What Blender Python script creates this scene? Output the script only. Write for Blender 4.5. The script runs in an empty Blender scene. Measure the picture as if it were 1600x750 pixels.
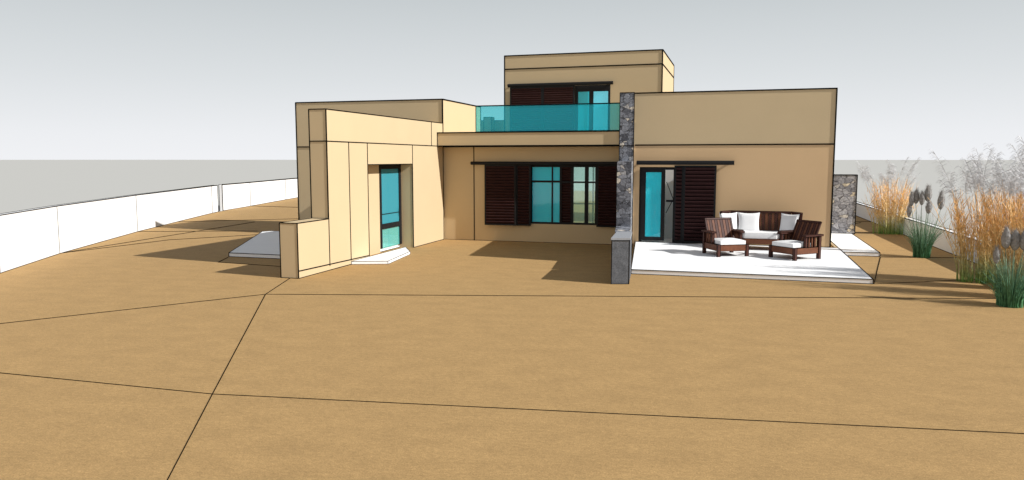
import bpy, math, random
from mathutils import Vector, Matrix
random.seed(7)
rad = math.radians
S = bpy.context.scene
COL = S.collection

# ------------------------------------------------------------------ camera
cd = bpy.data.cameras.new('camera'); cam = bpy.data.objects.new('camera', cd); COL.objects.link(cam)
cd.sensor_width = 36; cd.lens = 1189 / 1600 * 36; cd.clip_end = 20000; cd.clip_start = 0.05
cam.location = (0, 0, 2.5)
cam.rotation_euler = (rad(90) - math.atan(126 / 1189), 0, rad(16.54))
S.camera = cam

# ------------------------------------------------------------------ light
SUN_AZ, SUN_EL = 8.5, 31.5            # azimuth measured from +X towards -Y
w = bpy.data.worlds.new('World'); S.world = w; w.use_nodes = True
nt = w.node_tree; nt.nodes.clear()
wo = nt.nodes.new('ShaderNodeOutputWorld'); bg = nt.nodes.new('ShaderNodeBackground')
tc = nt.nodes.new('ShaderNodeTexCoord'); sx = nt.nodes.new('ShaderNodeSeparateXYZ')
rp = nt.nodes.new('ShaderNodeValToRGB')
nt.links.new(tc.outputs['Generated'], sx.inputs[0]); nt.links.new(sx.outputs['Z'], rp.inputs[0])
cr = rp.color_ramp                    # pale overcast-looking sky, white at the horizon, greyer upwards
cr.elements[0].position = 0.0; cr.elements[0].color = (.875, .885, .91, 1)
cr.elements[1].position = 1.0; cr.elements[1].color = (.25, .275, .32, 1)
for p, c in ((.03, (.845, .86, .885)), (.10, (.72, .75, .77)), (.20, (.57, .61, .63)), (.38, (.36, .38, .41)), (.6, (.29, .315, .35))):
    e = cr.elements.new(p); e.color = (*c, 1)
nt.links.new(rp.outputs[0], bg.inputs[0]); bg.inputs[1].default_value = .92
nt.links.new(bg.outputs[0], wo.inputs[0])
sd = bpy.data.lights.new('sun', 'SUN'); sd.energy = 5.0; sd.angle = rad(.5); sd.color = (1, .98, .95)
so = bpy.data.objects.new('sun', sd); COL.objects.link(so)
tosun = Vector((math.cos(rad(SUN_EL)) * math.cos(rad(SUN_AZ)), -math.cos(rad(SUN_EL)) * math.sin(rad(SUN_AZ)), math.sin(rad(SUN_EL))))
so.rotation_euler = tosun.to_track_quat('Z', 'Y').to_euler(); so.location = (10, -5, 12)
S.view_settings.view_transform = 'Standard'; S.view_settings.look = 'None'
S.view_settings.exposure = .12; S.view_settings.gamma = 1
S.render.resolution_x = 1024; S.render.resolution_y = 480
try:
    S.cycles.transparent_max_bounces = 24
except Exception: pass

# ------------------------------------------------------------------ materials
def mat(name, col, rough=.9, noise=None, bump=0, metal=0, spec=.2):
    """noise = (scale, amount) or list of them: brightness mottling in object space"""
    m = bpy.data.materials.new(name); m.use_nodes = True
    t = m.node_tree; b = t.nodes['Principled BSDF']
    b.inputs['Base Color'].default_value = (*col, 1); b.inputs['Roughness'].default_value = rough
    b.inputs['Metallic'].default_value = metal; b.inputs['Specular IOR Level'].default_value = spec
    if noise:
        g = t.nodes.new('ShaderNodeNewGeometry')
        last = None
        for sc, am in noise:
            n = t.nodes.new('ShaderNodeTexNoise'); n.inputs['Scale'].default_value = sc; n.inputs['Detail'].default_value = 5
            t.links.new(g.outputs['Position'], n.inputs['Vector'])
            mr = t.nodes.new('ShaderNodeMapRange'); mr.inputs[1].default_value = .25; mr.inputs[2].default_value = .75
            mr.inputs[3].default_value = 1 - am; mr.inputs[4].default_value = 1 + am
            t.links.new(n.outputs[0], mr.inputs[0])
            mx = t.nodes.new('ShaderNodeVectorMath'); mx.operation = 'SCALE'
            if last is None: mx.inputs[0].default_value = col
            else: t.links.new(last, mx.inputs[0])
            t.links.new(mr.outputs[0], mx.inputs['Scale']); last = mx.outputs[0]
            if bump and sc == noise[-1][0]:
                bp = t.nodes.new('ShaderNodeBump'); bp.inputs['Strength'].default_value = bump; bp.inputs['Distance'].default_value = .01
                t.links.new(n.outputs[0], bp.inputs['Height']); t.links.new(bp.outputs[0], b.inputs['Normal'])
        t.links.new(last, b.inputs['Base Color'])
    return m

def mat_sand():
    m = mat('sand', (.45, .315, .135)); t = m.node_tree; b = t.nodes['Principled BSDF']
    g = t.nodes.new('ShaderNodeNewGeometry')
    mp = t.nodes.new('ShaderNodeMapping'); mp.inputs['Rotation'].default_value = (0, 0, rad(-20)); mp.inputs['Scale'].default_value = (.75, 1.25, 1)
    t.links.new(g.outputs['Position'], mp.inputs[0])
    def nz(src, sc, det, rough=.6):
        n = t.nodes.new('ShaderNodeTexNoise'); n.inputs['Scale'].default_value = sc; n.inputs['Detail'].default_value = det
        n.inputs['Roughness'].default_value = rough; t.links.new(src, n.inputs['Vector']); return n.outputs[0]
    a = nz(mp.outputs[0], 2.6, 4); c = nz(mp.outputs[0], 19, 8, .85); d = nz(g.outputs['Position'], 70, 3)
    def mr(s, lo, hi):
        x = t.nodes.new('ShaderNodeMapRange'); x.inputs[1].default_value = .3; x.inputs[2].default_value = .7
        x.inputs[3].default_value = lo; x.inputs[4].default_value = hi; t.links.new(s, x.inputs[0]); return x.outputs[0]
    def mul(p, q):
        x = t.nodes.new('ShaderNodeMath'); x.operation = 'MULTIPLY'; t.links.new(p, x.inputs[0]); t.links.new(q, x.inputs[1]); return x.outputs[0]
    k = mul(mul(mr(a, .92, 1.08), mr(c, .74, 1.28)), mr(d, .78, 1.22))
    v = t.nodes.new('ShaderNodeVectorMath'); v.operation = 'SCALE'; v.inputs[0].default_value = (.41, .260, .110)
    t.links.new(k, v.inputs['Scale']); t.links.new(v.outputs[0], b.inputs['Base Color'])
    bp = t.nodes.new('ShaderNodeBump'); bp.inputs['Strength'].default_value = .25; bp.inputs['Distance'].default_value = .02
    t.links.new(c, bp.inputs['Height']); t.links.new(bp.outputs[0], b.inputs['Normal'])
    return m

def mat_stone(name, scale, lo, hi, pale, mortar):
    m = mat(name, (.3, .3, .32), .85); t = m.node_tree; b = t.nodes['Principled BSDF']
    g = t.nodes.new('ShaderNodeNewGeometry')
    wn = t.nodes.new('ShaderNodeTexNoise'); wn.inputs['Scale'].default_value = 5; wn.inputs['Detail'].default_value = 3
    t.links.new(g.outputs['Position'], wn.inputs['Vector'])
    ws = t.nodes.new('ShaderNodeVectorMath'); ws.operation = 'SCALE'; ws.inputs['Scale'].default_value = .22
    t.links.new(wn.outputs['Color'], ws.inputs[0])
    ad = t.nodes.new('ShaderNodeVectorMath'); ad.operation = 'ADD'
    t.links.new(g.outputs['Position'], ad.inputs[0]); t.links.new(ws.outputs[0], ad.inputs[1])
    mp = t.nodes.new('ShaderNodeMapping'); mp.inputs['Scale'].default_value = (1, 1, 1.5); t.links.new(ad.outputs[0], mp.inputs[0])
    v = t.nodes.new('ShaderNodeTexVoronoi'); v.inputs['Scale'].default_value = scale; t.links.new(mp.outputs[0], v.inputs['Vector'])
    ve = t.nodes.new('ShaderNodeTexVoronoi'); ve.feature = 'DISTANCE_TO_EDGE'; ve.inputs['Scale'].default_value = scale; t.links.new(mp.outputs[0], ve.inputs['Vector'])
    sp = t.nodes.new('ShaderNodeSeparateColor'); t.links.new(v.outputs['Color'], sp.inputs[0])
    r = t.nodes.new('ShaderNodeValToRGB'); r.color_ramp.elements[0].color = (*lo, 1); r.color_ramp.elements[1].position = .86; r.color_ramp.elements[1].color = (*hi, 1)
    e = r.color_ramp.elements.new(.92); e.color = (*pale, 1)
    t.links.new(sp.outputs[0], r.inputs[0])
    fn = t.nodes.new('ShaderNodeTexNoise'); fn.inputs['Scale'].default_value = 22; fn.inputs['Detail'].default_value = 6; t.links.new(g.outputs['Position'], fn.inputs['Vector'])
    fm = t.nodes.new('ShaderNodeMapRange'); fm.inputs[1].default_value = .3; fm.inputs[2].default_value = .7; fm.inputs[3].default_value = .6; fm.inputs[4].default_value = 1.4
    t.links.new(fn.outputs[0], fm.inputs[0])
    sc = t.nodes.new('ShaderNodeVectorMath'); sc.operation = 'SCALE'; t.links.new(r.outputs[0], sc.inputs[0]); t.links.new(fm.outputs[0], sc.inputs['Scale'])
    er = t.nodes.new('ShaderNodeMapRange'); er.inputs[1].default_value = .01; er.inputs[2].default_value = .06; t.links.new(ve.outputs['Distance'], er.inputs[0])
    mx = t.nodes.new('ShaderNodeMix'); mx.data_type = 'RGBA'; mx.inputs[6].default_value = (*mortar, 1)
    t.links.new(er.outputs[0], mx.inputs[0]); t.links.new(sc.outputs[0], mx.inputs[7]); t.links.new(mx.outputs[2], b.inputs['Base Color'])
    bp = t.nodes.new('ShaderNodeBump'); bp.inputs['Strength'].default_value = .6; bp.inputs['Distance'].default_value = .02
    t.links.new(er.outputs[0], bp.inputs['Height']); t.links.new(bp.outputs[0], b.inputs['Normal'])
    return m

def mat_glass(name, tint, body, fac, gloss=.05):
    """tinted pane: part clear tinted transmission, part milky body colour, slight reflection"""
    m = bpy.data.materials.new(name); m.use_nodes = True; t = m.node_tree; t.nodes.clear()
    o = t.nodes.new('ShaderNodeOutputMaterial'); a = t.nodes.new('ShaderNodeBsdfTransparent'); d = t.nodes.new('ShaderNodeBsdfDiffuse')
    gl = t.nodes.new('ShaderNodeBsdfGlossy'); gl.inputs['Roughness'].default_value = .03
    a.inputs[0].default_value = (*tint, 1); d.inputs[0].default_value = (*body, 1)
    m1 = t.nodes.new('ShaderNodeMixShader'); m1.inputs[0].default_value = fac
    t.links.new(a.outputs[0], m1.inputs[1]); t.links.new(d.outputs[0], m1.inputs[2])
    m2 = t.nodes.new('ShaderNodeMixShader'); m2.inputs[0].default_value = gloss
    t.links.new(m1.outputs[0], m2.inputs[1]); t.links.new(gl.outputs[0], m2.inputs[2]); t.links.new(m2.outputs[0], o.inputs[0])
    return m

def mat_zramp(name, stops, zmax):
    """colour of a plant changing along its height, from the object's own local height"""
    m = mat(name, (.5, .3, .1), .8); t = m.node_tree; b = t.nodes['Principled BSDF']
    c = t.nodes.new('ShaderNodeTexCoord'); s = t.nodes.new('ShaderNodeSeparateXYZ'); t.links.new(c.outputs['Object'], s.inputs[0])
    k = t.nodes.new('ShaderNodeMath'); k.operation = 'DIVIDE'; k.inputs[1].default_value = zmax; t.links.new(s.outputs['Z'], k.inputs[0])
    r = t.nodes.new('ShaderNodeValToRGB'); e = r.color_ramp.elements
    e[0].position = stops[0][0]; e[0].color = (*stops[0][1], 1); e[1].position = stops[-1][0]; e[1].color = (*stops[-1][1], 1)
    for p, q in stops[1:-1]:
        n = e.new(p); n.color = (*q, 1)
    t.links.new(k.outputs[0], r.inputs[0])
    oi = t.nodes.new('ShaderNodeTexNoise'); oi.inputs['Scale'].default_value = 18; t.links.new(c.outputs['Object'], oi.inputs['Vector'])
    mr = t.nodes.new('ShaderNodeMapRange'); mr.inputs[1].default_value = .3; mr.inputs[2].default_value = .7; mr.inputs[3].default_value = .6; mr.inputs[4].default_value = 1.35
    t.links.new(oi.outputs[0], mr.inputs[0])
    v = t.nodes.new('ShaderNodeVectorMath'); v.operation = 'SCALE'; t.links.new(r.outputs[0], v.inputs[0]); t.links.new(mr.outputs[0], v.inputs['Scale'])
    t.links.new(v.outputs[0], b.inputs['Base Color'])
    return m

STUCCO = mat('tan_stucco', (.585, .456, .282), .95, [(1.2, .02), (60, .03)], .05, spec=.05)
STUCCO_LOW = mat('tan_stucco_warm', (.66, .458, .262), .95, [(1.2, .02), (60, .03)], .05, spec=.05)
LINE = mat('black_edge', (.006, .006, .006), .9, spec=0)
WHITE = mat('white_plaster', (.86, .86, .86), .9, [(2, .015)], spec=.05)
GREYWALL = mat('shade_grey_render', (.70, .755, .85), .9, [(2, .03)], spec=.05)  # grey-blue shade of the wall's sides put into the colour
CONC = mat('white_concrete', (.93, .93, .93), .9, [(3, .02), (45, .04)], .1, spec=.05)
PLAIN = mat('pale_grey_plain', (.505, .50, .472), 1, spec=0)
SAND = mat_sand()
STONE = mat_stone('grey_rubble_stone', 6.5, (.08, .084, .10), (.27, .285, .325), (.62, .57, .5), (.05, .05, .055))
STONE_BIG = mat_stone('grey_cobble_stone', 4.6, (.17, .175, .20), (.38, .39, .43), (.62, .56, .45), (.09, .09, .10))
PIER = mat('smooth_grey_stone', (.115, .122, .135), .85, [(9, .25), (40, .3)], .4, spec=.1)
PIERCAP = mat('pale_grey_stone', (.30, .31, .33), .85, [(30, .15)], .2, spec=.1)
GLASS = mat_glass('teal_window_glass', (.12, .92, 1.0), (.05, .82, .95), .5)
GLASS_SUNNY = mat_glass('sun_dimmed_teal_glass', (.5, .9, .95), (.06, .33, .40), .72)  # copy of the teal glass, body darkened to offset direct sun
GLASS_LIGHT = mat_glass('light_sky_glass', (.50, .92, .98), (.05, .7, .85), .2)
GLASS_SHADE = mat_glass('shade_brightened_teal_glass', (.10, .82, 1.0), (.03, .80, 1.0), .78)  # copy of the teal glass, body raised to make up for slab shade
GLASS_CLEAR = mat_glass('clear_teal_glass', (.80, 1.0, .97), (.25, .9, .85), .25, .12)
GLASS_RAIL = mat_glass('turquoise_railing_glass', (.62, .99, 1.0), (.03, .58, .74), .32, .01)
FRAME = mat('black_frame', (.012, .012, .013), .6, [(30, .1)])
SLAT = mat('dark_brown_slat', (.035, .012, .012), .7, [(8, .2)])
SLATEDGE = mat('slat_edge_highlight', (.30, .17, .15), .8, [(3, .3)])  # light caught on each slat's upper edge, painted as a pale strip
SLATBACK = mat('shutter_backing', (.012, .007, .007), .9, spec=0)
WOOD = mat('mahogany_wood', (.14, .048, .021), .55, [(5, .25), (40, .2)], spec=.3)
WOOD_DARK = mat('dark_mahogany', (.06, .018, .011), .55, [(5, .25), (40, .2)], spec=.3)
FABRIC = mat('white_cushion_fabric', (.84, .84, .84), .95, [(12, .02)], spec=.05)
INNER = mat('interior_plaster', (.80, .80, .80), .95, spec=0)
DIFFUSER = mat('pale_diffuser', (.85, .87, .88), .95, [(3, .05)], spec=0)  # unseen light diffuser behind the patio window
_t = DIFFUSER.node_tree; _tr = _t.nodes.new('ShaderNodeBsdfTranslucent'); _tr.inputs[0].default_value = (.9, .9, .9, 1); _mx = _t.nodes.new('ShaderNodeMixShader'); _mx.inputs[0].default_value = .55
_o = [n for n in _t.nodes if n.type == 'OUTPUT_MATERIAL'][0]
_t.links.new(_t.nodes['Principled BSDF'].outputs[0], _mx.inputs[1]); _t.links.new(_tr.outputs[0], _mx.inputs[2]); _t.links.new(_mx.outputs[0], _o.inputs[0])
REED = mat_zramp('reed_stalk', [(0, (.20, .42, .10)), (.12, (.48, .50, .20)), (.28, (.84, .64, .32)), (.6, (.92, .60, .26)), (1, (.92, .62, .36))], 2.3)
PLUME = mat('grey_plume', (.62, .62, .63), .9, [(9, .3)], spec=.05)
PAMPAS_LEAF = mat_zramp('green_blade', [(0, (.09, .25, .11)), (.25, (.11, .25, .14)), (.6, (.19, .29, .19)), (1, (.34, .38, .32))], 1.25)
SEED = mat('grey_seed_head', (.31, .295, .28), .95, [(30, .3)], spec=.05)

# ------------------------------------------------------------------ mesh helpers
class MB:
    def __init__(s, *mats): s.v = []; s.f = []; s.m = []; s.mats = list(mats)
    def mi(s, m):
        if m not in s.mats: s.mats.append(m)
        return s.mats.index(m)
    def face(s, pts, m):
        n = len(s.v); s.v += [tuple(p) for p in pts]; s.f.append(tuple(range(n, n + len(pts)))); s.m.append(s.mi(m))
    def line(s, p, q, r=.014, r2=None, m=None, n=4):
        p = Vector(p); q = Vector(q); d = q - p
        if d.length < 1e-6: return
        d.normalize(); a = d.cross(Vector((0, 0, 1)))
        if a.length < .05: a = d.cross(Vector((1, 0, 0)))
        a.normalize(); b = d.cross(a); r2 = r if r2 is None else r2
        i = len(s.v); k = s.mi(m or LINE)
        for c, rr in ((p, r), (q, r2)):
            for j in range(n):
                t = 2 * math.pi * (j + .5) / n; s.v.append(tuple(c + (a * math.cos(t) + b * math.sin(t)) * rr))
        for j in range(n):
            s.f.append((i + j, i + (j + 1) % n, i + n + (j + 1) % n, i + n + j)); s.m.append(k)
        s.f.append(tuple(i + j for j in reversed(range(n)))); s.m.append(k)
        s.f.append(tuple(i + n + j for j in range(n))); s.m.append(k)
    def prism(s, poly, z0, z1, m, r=0, tops=None):
        """vertical prism on a plan polygon (counter-clockwise); r = outline radius"""
        n = len(poly); tops = tops or [z1] * n; i = len(s.v); k = s.mi(m)
        s.v += [(x, y, z0) for x, y in poly] + [(x, y, tops[j]) for j, (x, y) in enumerate(poly)]
        s.f.append(tuple(i + j for j in reversed(range(n)))); s.m.append(k)
        s.f.append(tuple(i + n + j for j in range(n))); s.m.append(k)
        for j in range(n):
            s.f.append((i + j, i + (j + 1) % n, i + n + (j + 1) % n, i + n + j)); s.m.append(k)
        if r:
            for j in range(n):
                a = poly[j]; b = poly[(j + 1) % n]
                s.line((*a, z0), (*b, z0), r); s.line((*a, tops[j]), (*b, tops[(j + 1) % n]), r); s.line((*a, z0), (*a, tops[j]), r)
    def box(s, x0, x1, y0, y1, z0, z1, m, r=0):
        s.prism([(x0, y0), (x1, y0), (x1, y1), (x0, y1)], z0, z1, m, r)
    def obox(s, M, sx, sy, sz, m, r=0):
        """box of half sizes transformed by matrix M"""
        i = len(s.v); k = s.mi(m)
        c = [M @ Vector((a * sx, b * sy, d * sz)) for d in (-1, 1) for a, b in ((-1, -1), (1, -1), (1, 1), (-1, 1))]
        s.v += [tuple(p) for p in c]
        for f in ((3, 2, 1, 0), (4, 5, 6, 7), (0, 1, 5, 4), (1, 2, 6, 5), (2, 3, 7, 6), (3, 0, 4, 7)):
            s.f.append(tuple(i + j for j in f)); s.m.append(k)
        if r:
            for a, b in ((0, 1), (1, 2), (2, 3), (3, 0), (4, 5), (5, 6), (6, 7), (7, 4), (0, 4), (1, 5), (2, 6), (3, 7)):
                s.line(c[a], c[b], r)
    def build(s, name, parent=None, smooth=False):
        me = bpy.data.meshes.new(name); me.from_pydata(s.v, [], s.f)
        for m in s.mats: me.materials.append(m)
        me.polygons.foreach_set('material_index', s.m)
        if smooth: me.polygons.foreach_set('use_smooth', [True] * len(s.f))
        me.update(); o = bpy.data.objects.new(name, me); COL.objects.link(o)
        if parent: o.parent = parent
        return o
def tag(o, label=None, cat=None, group=None, kind=None):
    if label: o['label'] = label
    if cat: o['category'] = cat
    if group: o['group'] = group
    if kind: o['kind'] = kind
    return o
def empty(name, loc=(0, 0, 0), rz=0):
    o = bpy.data.objects.new(name, None); COL.objects.link(o); o.location = loc; o.rotation_euler.z = rz; return o

# ------------------------------------------------------------------ the setting
b = MB(PLAIN); b.face([(-4000, -4000, -.03), (4000, -4000, -.03), (4000, 4000, -.03), (-4000, 4000, -.03)], PLAIN)
tag(b.build('ground'), 'flat pale grey plain reaching the horizon', kind='structure')

LEFTW = [(-8.2, -1.5), (-11.6, 5.0), (-13.8, 9.4), (-15.56, 12.72), (-17.3, 15.88), (-19.97, 21.54), (-23.54, 30.06), (-23.85, 30.88)]
LEFTW2 = [(-24.12, 31.6), (-25.12, 35.2), (-27.05, 41.5), (-29.3, 49.5), (-31.8, 60)]
RIGHTW = [(6.1, 4.0), (5.575, 19.82), (5.458, 23.58), (5.06, 36.86), (4.75, 47)]
b = MB(SAND, LINE)
plot = [(-8.2, -6), (7, -6)] + RIGHTW + [(4.3, 60)] + [(-31.8, 60)] + LEFTW2[::-1][1:] + LEFTW[::-1]
b.face([(x, y, 0) for x, y in plot], SAND)
def gl(*pts):                           # thin dark joints between the levelled fields of the plot
    for p, q in zip(pts, pts[1:]):
        def hw(c): return .00052 * math.hypot(c[0], c[1]) + .0005
        b.line((*p, .003), (*q, .003), hw(p), hw(q))
gl((-3.2, 2.95), (-4.221, 4.729), (-5.329, 6.685), (-8.378, 12.097), (-9.02, 13.9))
gl((-14.2, 3.6), (-10.756, 8.73), (-8.378, 12.097), (5.0, 15.58))
b.line((-10.756, 8.73, .003), (-13.7, 9.1, .003), .002)
gl((-12.2, 6.6), (-8.259, 6.659), (-5.329, 6.685), (2.575, 7.797), (6, 8.25))
gl((-17.33, 15.9), (-16.95, 19.58), (-15.2, 21.9)); gl((-17.337, 15.906), (-18.54, 26.2))
gl((-19.97, 21.54), (-16.1, 22.9)); gl((-25.1, 35.2), (-22.2, 34.9), (-17, 34.6)); gl((-21.5, 25.4), (-17.86, 28.1), (-14, 29.5))
gl((2.68, 16.62), (3.55, 21.27)); gl((2.68, 16.6), (4.75, 17.81), (5.6, 18.2)); gl((3.57, 21.3), (5.5, 21.7))
gl((4.7, 32.8), (3.3, 30.0)); gl((3.2, 28.2), (5.3, 28.7)); gl((3.4, 33), (5.2, 33.4))
gl((-12.11, 15.6), (-12.495, 16.5)); gl((-12.11, 15.6), (-9.25, 15.3))
tag(b.build('sand_ground'), 'sandy tan plot with thin dark joint lines', kind='structure')

def slab(name, poly, z, label, r=.014):
    m = MB(CONC, LINE); m.prism(poly, -.02, z, CONC, 0)
    n = len(poly)
    for j in range(n):
        p, q = poly[j], poly[(j + 1) % n]
        m.line((*p, z), (*q, z), r * .8); m.line((*p, .002), (*q, .002), r); m.line((*p, 0), (*p, z), r * .8)
    return tag(m.build(name), label, kind='structure')
slab('terrace', [(-2.2, 16.58), (2.657, 16.59), (2.665, 22.27), (-2.84, 22.27)], .1, 'white concrete terrace under the garden furniture')
slab('terrace', [(2.668, 21.36), (3.557, 21.4), (3.582, 27.2), (2.668, 27.2)], .1, 'narrow white terrace strip beside the stone wall')
slab('terrace', [(-12.565, 16.62), (-9.26, 16.58), (-9.26, 22.18), (-15.04, 22.18), (-15.19, 21.86)], .1, 'shaded concrete terrace behind the entrance wall')
slab('doorstep', [(-8.815, 16.2), (-8.0, 16.5), (-8.28, 18.4), (-8.815, 19.3)], .075, 'white slab step in front of the glass door', .009)

# ------------------------------------------------------------------ boundary walls
def wall_run(pts, h, t, side, m, label, cat_extra, joints=True, r=.012, top=None):
    """wall along pts (its inner face), thickness t to the side (+1 = left of travel)"""
    P = [Vector((*p, 0)) for p in pts]; n = len(P); off = []
    for i in range(n):
        d = (P[min(i + 1, n - 1)] - P[max(i - 1, 0)]).normalized(); off.append(P[i] + Vector((-d.y, d.x, 0)) * t * side)
    b = MB(m, LINE)
    for i in range(n - 1):
        A, B, A2, B2 = P[i], P[i + 1], off[i], off[i + 1]
        up = Vector((0, 0, h)); lo = Vector((0, 0, -.02))
        b.face([A + lo, B + lo, B + up, A + up], m); b.face([A2 + lo, A2 + up, B2 + up, B2 + lo], m)
        b.face([A + up, B + up, B2 + up, A2 + up], top or m)
        if i == 0: b.face([A + lo, A + up, A2 + up, A2 + lo], m)
        if i == n - 2: b.face([B + lo, B2 + lo, B2 + up, B + up], m)
        for u, v, z in ((A, B, h), (A2, B2, h), (A, B, .003), (A2, B2, .003)):
            k = .0006 * (u.length + v.length) / 2
            b.line((u.x, u.y, z), (v.x, v.y, z), .0006 * u.length, .0006 * v.length)
        for u, u2 in ((A, A2), (B, B2)) if i == n - 2 else ((A, A2),):
            if joints or i in (0,): b.line((u.x, u.y, 0), (u.x, u.y, h), .00042 * u.length)
            if joints: b.line((u2.x, u2.y, 0), (u2.x, u2.y, h), .0004 * u.length)
    e = b.build('boundary_wall')
    return tag(e, label, 'wall', kind='thing')
wall_run(LEFTW, 1.27, .16, 1, WHITE, 'long white plastered boundary wall on the left, nearer run of panels', '')
wall_run([(-23.95, 31.0), (-24.35, 30.95), (-24.42, 31.75), (-24.2, 31.9)] if False else LEFTW2, 1.27, .16, 1, WHITE, 'white boundary wall run farther back, partly behind the house', '')
wall_run(RIGHTW, .56, .22, -1, GREYWALL, 'low boundary wall with shade-grey sides and white top behind the tall grasses', '', False, top=WHITE)

# ------------------------------------------------------------------ the house
H = tag(empty('house', (-3, 24, 0)), 'flat roofed tan house of stacked blocks with teal glass and dark shutters', 'house', None)
def hp(mb, name, label=None, parent=None):
    o = mb.build(name)
    for v in o.data.vertices: v.co -= Vector((-3, 24, 0))
    o.parent = parent or H
    if label: o['label'] = label
    return o
R1, R2 = .025, .017
C = -8.82

# entrance wall with the recessed door
b = MB(STUCCO, LINE)
x0, x1 = -9.25, C
b.box(x0, x1, 15.2, 17.13, -.02, 2.37, STUCCO); b.box(x0, x1, 19.85, 22.17, -.02, 2.37, STUCCO)
b.box(x0, -9.19, 17.13, 18.5, -.02, 2.37, STUCCO)
b.box(x0, x1, 15.2, 22.17, 2.37, 3.612, STUCCO)
r = .0155
for p, q in [((x1, 15.2, 1.17), (x1, 15.2, 3.612)), ((x0, 15.2, 1.17), (x0, 15.2, 3.612)), ((x0, 15.2, 3.612), (x1, 15.2, 3.612)),
             ((x1, 15.2, 3.612), (x1, 22.17, 3.612)), ((x0, 15.2, 3.612), (x0, 22.17, 3.612)), ((x1, 15.2, 2.905), (x1, 22.17, 2.905)), ((x0, 15.2, 2.905), (x1, 15.2, 2.905)),
             ((x0, 15.2, 2.905), (x0, 22.17, 2.905)),
             ((x1, 15.2, .1), (x1, 15.2, 1.17)), ((x1, 16.19, .1), (x1, 16.19, 2.9)), ((x1, 17.13, .1), (x1, 17.13, 2.9)),
             ((x1, 17.13, 2.37), (x1, 19.85, 2.37)), ((x1, 19.85, 0), (x1, 19.85, 2.9)), ((x1, 21.25, 2.905), (x1, 21.25, 3.61)),
             ((x1, 13.92, .16), (x1, 17.13, .105)), ((x1, 19.85, .004), (x1, 22.17, .004)), ((x1, 22.17, 0), (x1, 22.17, 4.34)),
             ((x0, 15.2, 0), (x0, 22.17, 0)), ((x1, 15.2, .004), (x1, 16.2, .004))]:
    b.line(p, q, r)
hp(b, 'entrance_wall')
d = MB(FRAME)                                                   # glass door in the recess
ya, yb, dx0, dx1 = 18.5, 19.85, -9.235, -9.175
d.box(dx0, dx1, ya, ya + .11, .1, 2.366, FRAME); d.box(dx0, dx1, yb - .12, yb - .003, .1, 2.366, FRAME)
d.box(dx0, dx1, ya + .10, yb - .12, 2.24, 2.366, FRAME); d.box(dx0, dx1, ya + .10, yb - .12, .62, .76, FRAME)
d.box(dx0, dx1, ya + .10, yb - .12, 1.02, 1.03, FRAME)
dr = hp(d, 'door')
g = MB(GLASS_SUNNY); g.box(-9.212, -9.204, ya + .10, yb - .12, .76, 2.24, GLASS_SUNNY); hp(g, 'pane', 'teal upper door pane', dr)
g = MB(GLASS_CLEAR); g.box(-9.212, -9.204, ya + .10, yb - .12, .1, .62, GLASS_CLEAR); hp(g, 'pane', 'clearer lower door pane', dr)
g = MB(FRAME); g.line((-9.15, yb - .17, .95), (-9.15, yb - .17, 1.15), .012, m=FRAME, n=8); g.line((-9.175, yb - .17, 1.05), (-9.15, yb - .17, 1.05), .008, m=FRAME); hp(g, 'handle', None, dr)

# left block
b = MB(STUCCO, LINE)
X0 = -13.97
b.box(X0, C - .002, 22.172, 25.78, -.02, 4.343, STUCCO)
for p, q in [((X0, 22.172, 4.343), (C, 22.172, 4.343)), ((C, 22.172, 4.343), (C, 25.78, 4.343)), ((X0, 22.172, 4.343), (X0, 25.78, 4.343)), ((X0, 25.78, 4.343), (C, 25.78, 4.343)),
             ((X0, 22.172, 0), (X0, 22.172, 4.343)), ((X0, 22.172, 2.905), (C, 22.172, 2.905)), ((X0, 22.172, 2.905), (X0, 25.78, 2.905)), ((C, 25.78, 3.3), (C, 25.78, 4.343)),
             ((X0, 25.78, 0), (X0, 25.78, 4.343)), ((C, 22.172, 2.9), (C, 22.172, 4.343)), ((X0, 22.172, 0), (C, 22.172, 0))]:
    b.line(p, q, R1)
hp(b, 'left_block')

# patio wall with its window opening
PW = 22.22
b = MB(STUCCO, LINE)
wx0, wx1, wz0, wz1 = -6.05, -3.97, .56, 2.34
b.box(C, wx0, PW, PW + .3, -.02, 2.898, STUCCO); b.box(wx1, -3.14, PW, PW + .3, -.02, 2.898, STUCCO)
b.box(wx0, wx1, PW, PW + .3, -.02, wz0, STUCCO); b.box(wx0, wx1, PW, PW + .3, wz1, 2.898, STUCCO)
b.line((-7.82, PW, 0), (-7.82, PW, 2.9), R2); b.line((C, PW, .004), (-3.14, PW, .004), .009); b.line((C, PW - .02, 2.89), (-3.14, PW - .02, 2.89), R1)
hp(b, 'patio_wall')
# room behind the patio wall: floor, side walls, rear left open to brighten the window
b = MB(INNER)
b.box(C, -3.14, PW + .3, 25.4, .02, .06, INNER); b.box(C, C + .15, PW + .3, 25.4, .06, 2.898, INNER); b.box(-3.29, -3.14, PW + .3, 25.4, .06, 2.898, INNER)
b.box(C, -3.14, PW + .3, 25.4, 2.85, 2.897, INNER); b.box(-6.0, -5.9, 25.1, 25.2, .06, 2.85, FRAME); b.box(-4.66, -4.62, 25.1, 25.2, .06, 2.85, FRAME); b.box(C, -3.3, 25.1, 25.2, 1.0, 1.05, FRAME)
hp(b, 'interior_room')
# balcony slab over it
b = MB(STUCCO, LINE)
b.box(C + .002, -3.265, 21.7, 29.59, 2.9, 3.298, STUCCO)
for p, q in [((C, 21.7, 3.3), (-3.24, 21.7, 3.3)), ((C, 21.7, 2.9), (-3.24, 21.7, 2.9)), ((C, 21.7, 2.9), (C, 21.7, 3.3))]: b.line(p, q, R1)
hp(b, 'balcony_slab')
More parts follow.
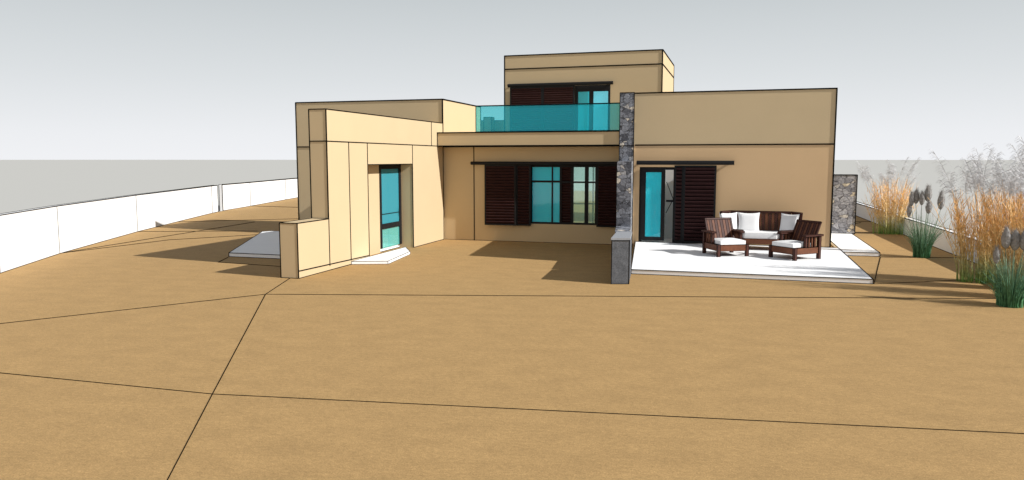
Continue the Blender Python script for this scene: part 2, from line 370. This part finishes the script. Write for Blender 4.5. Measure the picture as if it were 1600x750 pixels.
# railing
b = MB(GLASS_RAIL, LINE)
b.box(-7.585, -3.24, 21.74, 21.755, 3.302, 4.075, GLASS_RAIL)
b.line((-7.585, 21.748, 4.08), (-3.24, 21.748, 4.08), .018, n=6); b.line((-7.585, 21.748, 3.3), (-7.585, 21.748, 4.08), .014); b.line((-7.585, 21.748, 3.315), (-3.24, 21.748, 3.315), .018)
hp(b, 'glass_railing')

# shutters
def shutter(xa, xb, za, zb, y, n, fr=.045, th=.04, parent=None, split=None):
    """framed louvre panel facing -Y, front at y"""
    s = MB(FRAME, SLAT, SLATBACK)
    s.box(xa, xa + fr, y, y + th, za, zb, FRAME); s.box(xb - fr, xb, y, y + th, za, zb, FRAME)
    s.box(xa + fr, xb - fr, y, y + th, za, za + fr, FRAME); s.box(xa + fr, xb - fr, y, y + th, zb - fr, zb, FRAME)
    s.box(xa + fr, xb - fr, y + th * .7, y + th, za + fr, zb - fr, SLATBACK)
    pitch = (zb - za - 2 * fr) / n
    for i in range(n):
        z = za + fr + pitch * (i + .5)
        M = Matrix.Translation(((xa + xb) / 2, y + th * .35, z)) @ Matrix.Rotation(rad(38), 4, 'X')
        s.obox(M, (xb - xa) / 2 - fr, .010, pitch * .42, SLAT)
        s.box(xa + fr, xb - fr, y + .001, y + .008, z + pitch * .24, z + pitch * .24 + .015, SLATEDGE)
    return hp(s, 'shutter', None, parent)
YS = PW - .10
shutter(-7.43, -6.44, .50, 2.345, YS - .05, 20); shutter(-6.44, -5.99, .50, 2.345, YS, 20)
shutter(-5.11, -4.72, .58, 2.30, PW + .05, 20, .03); shutter(-3.98, -3.36, .52, 2.345, YS, 20)
def rod(xa, xb, y, z, r):
    s = MB(FRAME); s.line((xa, y, z), (xb, y, z), r, m=FRAME, n=10)
    for x in (xa + .1, xb - .1): s.line((x, y, z), (x, y + .12, z), r * .6, m=FRAME, n=6)
    return hp(s, 'track_rail')
rod(-7.86, -3.28, YS - .06, 2.385, .05)
# patio window
d = MB(FRAME); y0, y1 = PW + .02, PW + .07
for xa, xb in ((-6.05, -5.97), (-5.12, -5.06), (-4.78, -4.70), (-4.36, -4.25), (-4.05, -3.97)): d.box(xa, xb, y0, y1, wz0, wz1, FRAME)
for za, zb in ((wz0, .62), (2.27, wz1)): d.box(-5.97, -4.05, y0 + .003, y1 - .003, za, zb, FRAME)
d.box(-5.06, -4.05, y0 + .003, y1 - .003, 1.80, 1.85, FRAME); d.box(-5.97, -5.12, y0 + .003, y0 + .018, 1.81, 1.87, FRAME); d.box(-5.37, -5.325, y0, y0 + .018, .62, 2.27, FRAME)
wn = hp(d, 'window')
for xa, xb, za, zb, m in ((-5.97, -5.12, .62, 2.27, GLASS_SHADE), (-4.70, -4.36, .62, 1.80, GLASS_CLEAR), (-4.70, -4.36, 1.85, 2.27, GLASS_CLEAR), (-4.25, -4.05, .62, 1.80, GLASS_CLEAR), (-4.25, -4.05, 1.85, 2.27, GLASS_CLEAR)):
    g = MB(m); g.box(xa, xb, PW + .04, PW + .048, za, zb, m); hp(g, 'pane', None, wn)
# translucent sheet added inside left half to brighten the glass
g = MB(DIFFUSER)
n = 40
for i in range(n):
    xa = -6.05 + (1.15) * i / n; xb = -6.05 + 1.15 * (i + 1) / n
    f = lambda x: PW + .42 + .03 * math.sin(x * 30)
    g.face([(xa, f(xa), .08), (xb, f(xb), .08), (xb, f(xb), 2.6), (xa, f(xa), 2.6)], DIFFUSER)
hp(g, 'diffuser_sheet')

# upper block
UY = 29.6; ux0, ux1 = -9.10, -2.88; uo0, uo1, uz1 = -6.2, -4.86, 5.24
b = MB(STUCCO, LINE)
b.box(ux0, uo0, UY, UY + .3, 3.301, 6.598, STUCCO); b.box(uo1, ux1, UY, UY + .3, 3.301, 6.598, STUCCO); b.box(uo0, uo1, UY, UY + .3, uz1, 6.598, STUCCO)
b.box(ux1 - .3, ux1, UY + .3, 34.7, 0, 6.598, STUCCO); b.box(ux0, ux0 + .3, UY + .3, 34.7, 0, 6.598, STUCCO)
b.box(ux0 + .3, -6.7, 34.4, 34.7, 2.9, 6.598, STUCCO); b.box(-4.0, ux1 - .3, 34.4, 34.7, 0, 6.598, STUCCO)
b.box(-6.7, -4.0, 34.4, 34.7, 6.15, 6.598, STUCCO); b.box(-6.7, -4.0, 34.4, 34.7, 2.9, 3.4, STUCCO)  # lower rear wall left out, unseen, to brighten the patio window
b.box(ux0 + .3, ux1 - .3, UY + .3, 34.4, 6.2, 6.45, INNER); b.box(ux0 + .3, ux1 - .3, UY + .3, 34.4, 3.2, 3.3, INNER)
ru = .030
for z in (6.6, 6.075):
    b.line((ux0, UY, z), (ux1, UY, z), ru); b.line((ux1, UY, z), (ux1, 34.7, z), ru); b.line((ux0, UY, z), (ux0, 34.7, z), ru)
for x, y in ((ux0, UY), (ux1, UY), (ux1, 34.7)): b.line((x, y, 3.3), (x, y, 6.6), ru)
hp(b, 'upper_block')
shutter(-8.84, -7.50, 3.32, 5.36, UY - .12, 22, .06, .05); shutter(-7.50, -6.22, 3.32, 5.36, UY - .12, 22, .06, .05)
rod(-8.93, -4.72, UY - .12, 5.42, .065)
d = MB(FRAME)
for xa, xb in ((-6.22, -6.10), (-5.66, -5.50), (-4.92, -4.84)): d.box(xa, xb, UY - .02, UY + .06, 3.31, 5.36, FRAME)
d.box(-6.10, -4.92, UY - .017, UY + .057, 5.12, 5.36, FRAME); d.box(-6.10, -4.92, UY - .017, UY + .057, 3.31, 3.42, FRAME)
wn = hp(d, 'window')
g = MB(GLASS); g.box(-6.10, -5.66, UY + .01, UY + .02, 3.42, 5.12, GLASS); hp(g, 'pane', 'deeper teal pane', wn)
g = MB(GLASS_LIGHT); g.box(-5.50, -4.92, UY + .01, UY + .02, 3.42, 5.12, GLASS_LIGHT); hp(g, 'pane', 'lighter teal pane', wn)
# rear wing and chimney seen over the balcony
b = MB(STUCCO, LINE); b.box(-13.6, -9.105, 33, 37, -.02, 4.24, STUCCO, .018); hp(b, 'rear_block')
b = MB(STUCCO, LINE); b.box(-11.0, -10.64, 32.6, 32.998, -.02, 4.37, STUCCO, .018); hp(b, 'chimney')

# right block
RY = 22.28; rx0, rx1 = -3.139, 2.45; o0, o1, oz = -2.76, -1.74, 2.28
b = MB(STUCCO, STUCCO_LOW, LINE)
ZR = 4.39
for (xa, xb, za) in ((rx0, o0, -.02), (o1, rx1, -.02), (o0, o1, oz)):
    b.box(xa, xb, RY, RY + .3, za, 2.91, STUCCO_LOW)
b.box(rx0, rx1, RY, RY + .3, 2.91, ZR, STUCCO)
b.box(rx1 - .3, rx1, RY + .3, 26.2, -.02, ZR, STUCCO); b.box(rx0, rx0 + .3, RY + .3, 26.2, -.02, ZR, STUCCO)
b.box(rx0 + .3, -1.9, 25.9, 26.2, -.02, ZR, STUCCO); b.box(.6, rx1 - .3, 25.9, 26.2, -.02, ZR, STUCCO); b.box(-1.9, .6, 25.9, 26.2, 2.3, ZR, STUCCO)
b.box(rx0 + .3, rx1 - .3, 23.7, 25.9, 3.9, 4.1, INNER); b.box(rx0 + .33, -.2, 23.55, 23.69, .09, 3.9, INNER); b.box(rx0 + .3, rx1 - .3, RY + .3, 25.9, .02, .09, INNER)  # roof stops short: unseen light well added to brighten the partition
b.box(rx0 + .3, rx0 + .33, RY + .3, 25.9, .09, 3.9, INNER)
b.box(-2.4, -1.2, 25.85, 25.897, .09, 3.9, INNER)
for p, q in [((rx0, RY, ZR), (rx1, RY, ZR)), ((rx1, RY, .1), (rx1, RY, ZR)), ((-2.76, RY, 2.91), (rx1, RY, 2.91)), ((rx0, RY, ZR), (rx0, 26.2, ZR)), ((rx1, RY, ZR), (rx1, 26.2, ZR)), ((o1, RY, .1), (rx1, RY, .1)),
             ((rx0, 26.2, ZR), (rx1, 26.2, ZR)), ((rx1, 26.2, 0), (rx1, 26.2, ZR)), ((-2.9, RY, 2.91), (-2.76, RY, 2.91))]:
    b.line(p, q, R1)
hp(b, 'right_block')
rod(-2.83, -.13, RY - .13, 2.405, .06)
shutter(-1.76, -1.50, .13, 2.33, RY - .10, 20, .05); shutter(-1.50, -.60, .13, 2.33, RY - .14, 20, .05)
d = MB(FRAME)                                                   # outer frame of the glazed door
d.box(o0, o0 + .07, RY + .02, RY + .12, .1, oz, FRAME); d.box(o0 + .07, o1, RY + .022, RY + .118, 2.2, oz, FRAME); d.box(o1 - .05, o1, RY + .02, RY + .12, .1, 2.2, FRAME)
wf = hp(d, 'door')
d = MB(FRAME); q = RY - .03                                     # glazed leaf standing slightly proud
d.box(-2.70, -2.57, q, q + .05, .16, 2.25, FRAME); d.box(-2.13, -2.02, q, q + .05, .16, 2.25, FRAME)
d.box(-2.57, -2.13, q + .003, q + .047, .16, .26, FRAME); d.box(-2.57, -2.13, q + .003, q + .047, 2.13, 2.25, FRAME)
hp(d, 'door_leaf', None, wf)
g = MB(GLASS); g.box(-2.57, -2.13, q + .02, q + .03, .26, 2.13, GLASS); hp(g, 'pane', None, wf)
g = MB(FRAME)
g.line((-2.0, RY + .16, 1.3), (-1.79, RY + .16, 1.3), .03, m=FRAME, n=6); hp(g, 'handle', None, wf)
g = MB(FRAME)
g.line((-2.0, RY + .2, 1.85), (-1.80, RY + .2, 1.35), .013, m=FRAME); g.line((-2.0, RY + .2, .95), (-1.80, RY + .2, 1.35), .013, m=FRAME)
hp(g, 'interior_line', None, wf)  # dark interior lines seen through the door gap, added as rods
# tall stone-faced fin between patio and right block (plaster core, stone front)
b = MB(STONE, STUCCO, LINE)
fl, fr_, fy = -3.262, -2.857, 21.64
b.prism([(fl, fy), (fr_, fy), (-2.945, RY - .001), (fl, RY - .001)], -.02, 4.36, STONE)
for p, q in [((fl, fy, 0), (fl, fy, 4.36)), ((fr_, fy, 0), (fr_, fy, 4.36)), ((fl, fy, 4.36), (fr_, fy, 4.36)), ((fl, fy, 2.885), (fr_, fy, 2.885))]: b.line(p, q, .012)
hp(b, 'stone_fin')

# ------------------------------------------------------------------ free garden walls
b = MB(STUCCO, LINE)
b.box(-9.245, C, 13.92, 15.198, -.02, 1.17, STUCCO, 0)
for p, q in [((-9.245, 13.92, 0), (-9.245, 13.92, 1.17)), ((C, 13.92, 0), (C, 13.92, 1.17)), ((-9.245, 13.92, 1.17), (C, 13.92, 1.17)), ((C, 13.92, 1.17), (C, 15.2, 1.17)),
             ((-9.245, 13.92, 1.17), (-9.245, 15.2, 1.17)), ((-9.245, 13.92, .004), (C, 13.92, .004)), ((C, 13.92, .004), (C, 15.2, .004)), ((-9.245, 15.19, 1.17), (C, 15.19, 1.17))]: b.line(p, q, .013)
tag(b.build('garden_wall'), 'low tan wall at the front end of the entrance wall', 'wall', kind='thing')
P = empty('stone_wall', (-2.3, 15.2, 0)); tag(P, 'grey stone wall with low smooth front pier, left of the white terrace', 'wall', kind='thing')
def at(mb, name, par, label=None):
    o = mb.build(name)
    for v in o.data.vertices: v.co -= par.location
    o.parent = par
    if label: o['label'] = label
    return o
pp = [(-2.397, 15.09), (-2.055, 15.19), (-2.197, 16.55), (-2.505, 16.5)]
b = MB(PIER, LINE); b.prism(pp, -.02, .89, PIER)
for (x, y) in (pp[0], pp[1]): b.line((x, y, 0), (x, y, .9), .010)
b.line((*pp[0], .004), (*pp[1], .004), .010); at(b, 'pier', P)
b = MB(PIERCAP, LINE); b.prism([(-2.41, 15.075), (-2.045, 15.18), (-2.187, 16.56), (-2.515, 16.51)], .891, .935, PIERCAP); b.line((-2.41, 15.075, .89), (-2.045, 15.18, .89), .006); at(b, 'cap', P)
b = MB(STONE, LINE)                                            # rubble wall; taller rear step added to shade the patio ground
b.prism([(-2.565, 16.57), (-2.235, 16.57), (-2.42, 18.0), (-2.758, 18.0)], -.02, .92, STONE)
b.prism([(-2.758, 18.003), (-2.42, 18.003), (-2.865, 21.63), (-3.255, 21.63)], -.02, 2.45, STONE); at(b, 'rubble_wall', P)
b = MB(STONE_BIG, LINE)
b.box(2.75, 3.66, 26.7, 27.05, .1, 2.0, STONE_BIG, .018)
tag(b.build('stone_wall'), 'tall free-standing cobbled stone wall right of the house', 'wall', kind='thing')

# ------------------------------------------------------------------ furniture
def cushion(mb, x0, x1, y0, y1, z0, z1, m, n=8, puff=.03):
    """soft box: rounded edges, slightly domed"""
    def pt(u, v, top):
        e = min(u, 1 - u, v, 1 - v) * 2
        k = min(1, e * 3) ** .5
        zc = (z0 + z1) / 2; hh = (z1 - z0) / 2
        z = zc + (hh * (.72 + .28 * k) + (puff * e if top else 0)) * (1 if top else -1)
        return (x0 + (x1 - x0) * u, y0 + (y1 - y0) * v, z)
    for top in (True, False):
        for i in range(n):
            for j in range(n):
                q = [pt(a / n, c / n, top) for a, c in ((i, j), (i + 1, j), (i + 1, j + 1), (i, j + 1))]
                mb.face(q if top else q[::-1], m)
    for i in range(n):
        for f in (lambda t: (t, 0), lambda t: (1, t), lambda t: (1 - t, 1), lambda t: (0, 1 - t)):
            a = f(i / n); c = f((i + 1) / n)
            mb.face([pt(*a, False), pt(*c, False), pt(*c, True), pt(*a, True)], m)

def copy_tree(o, parent=None):
    c = o.copy(); COL.objects.link(c)
    if parent: c.parent = parent
    for ch in list(o.children): copy_tree(ch, c)
    return c
rf = .0045
def make_armchair():
    """local: front toward -Y, origin at the centre of the front edge"""
    t = empty('armchair'); W, D = .38, .86
    for sx in (-1, 1):
        b = MB(WOOD_DARK, LINE); b.box(sx * W - .035, sx * W + .035, 0, .07, 0, .30, WOOD_DARK, rf); b.build('leg', t)
        b = MB(WOOD_DARK, LINE); b.box(sx * W - .035, sx * W + .035, D - .07, D, 0, .56, WOOD_DARK, rf); b.build('leg', t)
        b = MB(WOOD_DARK, WOOD, LINE)                              # arm: board, front post, pickets
        b.box(sx * (W + .01) - .06, sx * (W + .01) + .06, .30, D + .03, .56, .60, WOOD_DARK, rf)
        b.box(sx * W - .03, sx * W + .03, .34, .40, .30, .56, WOOD_DARK, rf)
        for y in (.46, .56, .66): b.box(sx * W - .012, sx * W + .012, y, y + .045, .30, .56, WOOD, rf)
        b.build('arm', t)
    b = MB(WOOD, LINE)
    b.box(-W + .036, W - .036, .01, .05, .14, .29, WOOD, rf); b.box(-W + .036, W - .036, D - .05, D - .01, .14, .29, WOOD, rf)
    for sx in (-1, 1): b.box(sx * W - .02, sx * W + .02, .071, D - .071, .14, .29, WOOD, rf)
    b.box(-W + .03, W - .03, .06, D - .06, .25, .275, WOOD_DARK)
    b.build('seat_frame', t)
    b = MB(FABRIC); cushion(b, -W + .045, W - .045, .02, .62, .285, .41, FABRIC); b.build('seat_cushion', t, True)
    b = MB(WOOD, WOOD_DARK, LINE)                                  # reclined slatted back
    M = Matrix.Translation((0, .62, .30)) @ Matrix.Rotation(rad(-24), 4, 'X')
    n = 9
    for i in range(n):
        x = -W + .08 + (2 * W - .16) * i / (n - 1)
        b.obox(M @ Matrix.Translation((x, 0, .325)), .036, .012, .29, WOOD_DARK if i % 2 else WOOD, .004)
    for x in (-W + .035, W - .035): b.obox(M @ Matrix.Translation((x, .005, .32)), .022, .02, .32, WOOD_DARK, rf)
    b.obox(M @ Matrix.Translation((0, .005, .63)), W - .01, .022, .025, WOOD_DARK, rf); b.obox(M @ Matrix.Translation((0, .02, .06)), W - .06, .018, .03, WOOD_DARK); b.obox(M @ Matrix.Translation((0, .02, .34)), W - .04, .004, .28, WOOD_DARK)
    b.build('backrest', t)
    return t
ch = make_armchair(); mid = (Vector((-.40, 19.32)) + Vector((.26, 19.68))) / 2
ch.location = (mid.x, mid.y, .1); ch.rotation_euler.z = rad(28)
tag(ch, 'left mahogany armchair with white seat cushion, nearer the shuttered door', 'armchair', 'slatted garden armchairs on the terrace')
c2 = copy_tree(ch); mid = (Vector((.81, 19.66)) + Vector((1.29, 19.13))) / 2
c2.location = (mid.x, mid.y, .1); c2.rotation_euler.z = rad(-47)
tag(c2, 'right mahogany armchair turned left, its side arm slats showing', 'armchair')

SO = empty('sofa', (.60, 21.05, .1)); tag(SO, 'curved mahogany sofa with slatted back and white seat, against the tan wall', 'sofa')
seat = [(-.42, 0), (.42, 0), (1.0, .42), (1.0, .82), (-1.0, .82), (-1.0, .42)]
b = MB(WOOD, LINE); b.prism(seat, .17, .31, WOOD, rf); b.build('seat_frame', SO)
b = MB(FABRIC); sc = [(-.40, .02), (.40, .02), (.95, .42), (.95, .78), (-.95, .78), (-.95, .42)]
b.prism(sc, .312, .43, FABRIC); b.prism([(x * .97, y * .95 + .02) for x, y in sc], .43, .46, FABRIC); b.build('seat_cushion', SO)
for x, y in ((-.38, .04), (.38, .04), (-.94, .44), (.94, .44), (-.94, .77), (.94, .77)):
    b = MB(WOOD_DARK, LINE); b.box(x - .035, x + .035, y - .03, y + .04, 0, .17, WOOD_DARK, rf); b.build('leg', SO)
for s in (-1, 1):                                                   # arms run obliquely along the front corners
    b = MB(WOOD_DARK, WOOD, LINE)
    A = Vector((s * .47, .02, 0)); B = Vector((s * 1.03, .44, 0)); dd = (B - A).normalized(); nn = Vector((-dd.y, dd.x, 0)) * .055
    pl = [A - nn, B - nn, B + nn, A + nn]
    if s < 0: pl = pl[::-1]
    b.prism([(p.x, p.y) for p in pl], .50, .535, WOOD_DARK, rf)
    for k in (.06, .3, .5, .7, .94):
        c = A + (B - A) * k; b.box(c.x - .025, c.x + .025, c.y - .02, c.y + .02, .31, .50, WOOD, .003)
    b.build('arm', SO)
b = MB(WOOD, WOOD_DARK, LINE)                                       # slatted back in three facets
fac = [((-1.03, .50), (-.80, .88)), ((-.80, .88), (.80, .88)), ((.80, .88), (1.03, .50))]
for (ax, ay), (bx_, by) in fac:
    A = Vector((ax, ay, 0)); B = Vector((bx_, by, 0)); L = (B - A).length; ang = math.atan2(by - ay, bx_ - ax); n = max(3, int(L / .082))
    for i in range(n):
        c = A + (B - A) * ((i + .5) / n)
        M = Matrix.Translation((c.x, c.y, .66)) @ Matrix.Rotation(ang, 4, 'Z') @ Matrix.Rotation(rad(-6), 4, 'X')
        b.obox(M, L / n * .45, .012, .30, WOOD if i % 2 else WOOD_DARK, .004)
    M = Matrix.Translation(((A.x + B.x) / 2, (A.y + B.y) / 2 + .035, .965)) @ Matrix.Rotation(ang, 4, 'Z')
    b.obox(M, L / 2 + .015, .03, .022, WOOD_DARK, rf)
b.build('backrest', SO)

def pillow(loc, size, rz, tilt, label, grp='white pillows on the sofa'):
    m = MB(FABRIC); n = 12
    def pt(u, v, s):
        a, c = u * 2 - 1, v * 2 - 1
        pin = 1 - .10 * (1 - c * c) * abs(a) ** 3; pin2 = 1 - .10 * (1 - a * a) * abs(c) ** 3
        th = .075 * ((1 - a ** 4) * (1 - c ** 4)) ** .6
        return (a * size / 2 * pin, s * th, c * size / 2 * pin2)
    for s in (-1, 1):
        for i in range(n):
            for j in range(n):
                q = [pt(x / n, y / n, s) for x, y in ((i, j), (i + 1, j), (i + 1, j + 1), (i, j + 1))]
                m.face(q if s < 0 else q[::-1], FABRIC)
    o = m.build('throw_pillow', None, True); o.location = loc; o.rotation_euler = (rad(tilt), 0, rad(rz))
    return tag(o, label, 'pillow', grp)
pillow((-.22, 21.68, .77), .57, 32, -10, 'leftmost white pillow, behind the left armchair back')
pillow((.30, 21.78, .77), .58, 3, -12, 'white pillow second from the left, facing straight forward on the sofa')
pillow((1.33, 21.66, .765), .58, -40, -10, 'white pillow alone at the right end of the sofa')

# ------------------------------------------------------------------ grasses
def ribbon(mb, pts, w0, w1, m, side=None):
    """narrow tapered blade through pts"""
    n = len(pts); i = len(mb.v); k = mb.mi(m)
    a = side or Vector((random.uniform(-1, 1), random.uniform(-1, 1), 0)).normalized()
    for j, p in enumerate(pts):
        ww = w0 + (w1 - w0) * j / (n - 1); mb.v.append(tuple(p - a * ww / 2)); mb.v.append(tuple(p + a * ww / 2))
    for j in range(n - 1):
        c = i + 2 * j; mb.f.append((c, c + 1, c + 3, c + 2)); mb.m.append(k)

def reed_clump(loc, rad_, h, n, label, seed, nplume=26, spread=.45, vertical=False):
    random.seed(seed); t = tag(empty('reed_clump', loc), kind='thing')
    st = MB(REED); pl = MB(PLUME)
    for i in range(n):
        a = random.uniform(0, 2 * math.pi); r = rad_ * math.sqrt(random.random())
        base = Vector((r * math.cos(a), r * .5 * math.sin(a), 0)); L = h * random.uniform(.55, 1.0) * (1 - .15 * r / rad_)
        lean = Vector((math.cos(a) * r / rad_ + random.gauss(0, .25), math.sin(a) * r / rad_ * .6 + random.gauss(0, .25), 0)) * spread * random.uniform(.3, 1)
        pts = []
        for k in range(7):
            u = k / 6; pts.append(base + lean * u ** 1.8 + Vector((random.gauss(0, .006), 0, L * u)))
        ribbon(st, pts, .018, .008, REED)
        for q in range(random.randint(4, 7)):                    # side blades, steep and pointed
            k = random.choice((2, 3, 3, 4, 4, 5, 5)); p = pts[k]; s = random.choice((-1, 1)) ; d = Vector((s * random.uniform(.05, .22), random.uniform(-.12, .12), random.uniform(.18, .38)))
            e = p + d; ribbon(st, [p, p + d * .5 + Vector((-s * .015, 0, .02)), e + Vector((0, 0, random.uniform(-.06, .02)))], .015, .003, REED)
    for i in range(nplume):                                       # drooping one-sided plumes
        a = random.uniform(0, 2 * math.pi); r = rad_ * random.random()
        lx = (random.uniform(-1, 1)) * (rad_ + spread * .9)
        top = Vector((lx, random.uniform(-.3, .3), h * random.uniform(.92, 1.22)))
        base = Vector((lx * .5, top.y * .5, h * .55)); d = (-1 if lx < .55 * rad_ and random.random() < .75 else 1)
        sp = []
        for k in range(9):
            u = k / 8; sp.append(base.lerp(top, u) + Vector((d * .16 * max(0, u - .45) ** 2 * 3, 0, -.02 * u)))
        ribbon(pl, sp, .010, .006, PLUME)
        for k in range(38):
            u = .55 + .45 * k / 38; j = min(7, int(u * 8)); p = sp[j].lerp(sp[j + 1], u * 8 - j)
            l = .22 * (1.25 - u) * random.uniform(.7, 1.4) + .05; s = d if random.random() < .8 else -d
            e = p + Vector((s * l * .9, random.uniform(-.06, .06), l * random.uniform(-.1, .45)))
            m_ = p.lerp(e, .5) + Vector((0, 0, .03)); ribbon(pl, [p, m_, e + Vector((0, 0, -l * .25))], .0085, .003, PLUME, Vector((0, .3, 1)).normalized())
    st.build('stalks', t); pl.build('plumes', t)
    return tag(t, label, 'grass', 'clumps of tall orange reed grass')
reed_clump((4.95, 28.1, 0), .55, 2.15, 170, 'farthest orange reed clump, nearest the stone wall', 3, 20, .55)
reed_clump((4.85, 17.5, 0), .48, 2.25, 190, 'orange reed clump behind the front grey-headed pampas, left of the right edge', 4, 32, .55)
reed_clump((5.25, 16.7, 0), .45, 2.35, 230, 'densest orange reed clump, at the right picture edge', 5, 34, .5)
reed_clump((5.45, 15.6, 0), .5, 2.45, 160, 'orange reed clump cut off by the right picture edge', 6, 24, .5)

def pampas(loc, h, n, heads, label, seed):
    random.seed(seed); t = tag(empty('pampas_clump', loc), kind='thing'); lf = MB(PAMPAS_LEAF)
    for i in range(n):
        a = random.uniform(0, 2 * math.pi); r = .20 * math.sqrt(random.random()); base = Vector((r * math.cos(a), r * math.sin(a), 0))
        L = h * random.uniform(.35, .72); out = Vector((math.cos(a), math.sin(a), 0)) * (random.uniform(.02, .3) if random.random() < .5 else random.uniform(.35, 1.25)) * (L / h) * 1.2
        dr_ = random.uniform(0, .12) * out.length * 2
        pts = [base + out * u ** 2 + Vector((0, 0, L * u - dr_ * u ** 4)) for u in (0, .2, .4, .6, .8, 1)]
        ribbon(lf, pts, .013, .002, PAMPAS_LEAF)
    lf.build('leaves', t)
    for (hx, hy, z0, z1, rr) in heads:
        m = MB(SEED, PAMPAS_LEAF); A = Vector((hx * .35, hy * .35, .15)); B = Vector((hx, hy, z0)); m.line(A, B, .009, .007, m=PAMPAS_LEAF, n=5)
        L = z1 - z0; rings = 12; sg = 10; i0 = len(m.v); k = m.mi(SEED)
        for j in range(rings + 1):
            u = j / rings; R_ = rr * (math.sin(math.pi * u ** .8) ** .75 * .98 + .02)
            for q in range(sg):
                t_ = 2 * math.pi * q / sg; R2_ = R_ * random.uniform(.9, 1.08); m.v.append((hx + R2_ * math.cos(t_) + .02 * hx * u, hy + R2_ * math.sin(t_), z0 + L * u))
        for j in range(rings):
            for q in range(sg):
                m.f.append((i0 + j * sg + q, i0 + j * sg + (q + 1) % sg, i0 + (j + 1) * sg + (q + 1) % sg, i0 + (j + 1) * sg + q)); m.m.append(k)
        for q in range(260):                                      # feathery hairs
            u = random.uniform(.02, .95); R_ = rr * (math.sin(math.pi * u ** .8) ** .75); t_ = random.uniform(0, 6.283)
            p = Vector((hx + R_ * .9 * math.cos(t_), hy + R_ * .9 * math.sin(t_), z0 + L * u)); e = p + Vector((math.cos(t_) * .022, math.sin(t_) * .022, .075))
            ribbon(m, [p, e], .004, .001, SEED)
        m.build('seed_head', t)
    return tag(t, label, 'grass', 'pampas grasses with grey seed heads')
pampas((4.56, 21.57, 0), 1.75, 380, [(-.30, 0, 1.30, 1.68, .06), (-.19, .05, 1.36, 1.75, .075), (-.07, -.03, 1.33, 1.70, .065), (.07, 0, 1.42, 1.86, .09), (.08, -.1, 1.12, 1.45, .07), (.38, .04, 1.22, 1.72, .085), (-.35, -.02, 1.02, 1.35, .05)],
       'green pampas grass with dark grey heads standing alone by the low wall', 11)
pampas((4.52, 14.75, 0), 1.35, 420, [(-.12, 0, .98, 1.36, .075), (.02, .02, .95, 1.32, .085), (.14, -.03, .96, 1.33, .08), (.30, 0, 1.0, 1.40, .075), (-.26, -.04, .72, 1.02, .05), (.30, -.14, .66, .98, .06)],
       'nearest green pampas grass with grey heads, bottom right', 12)
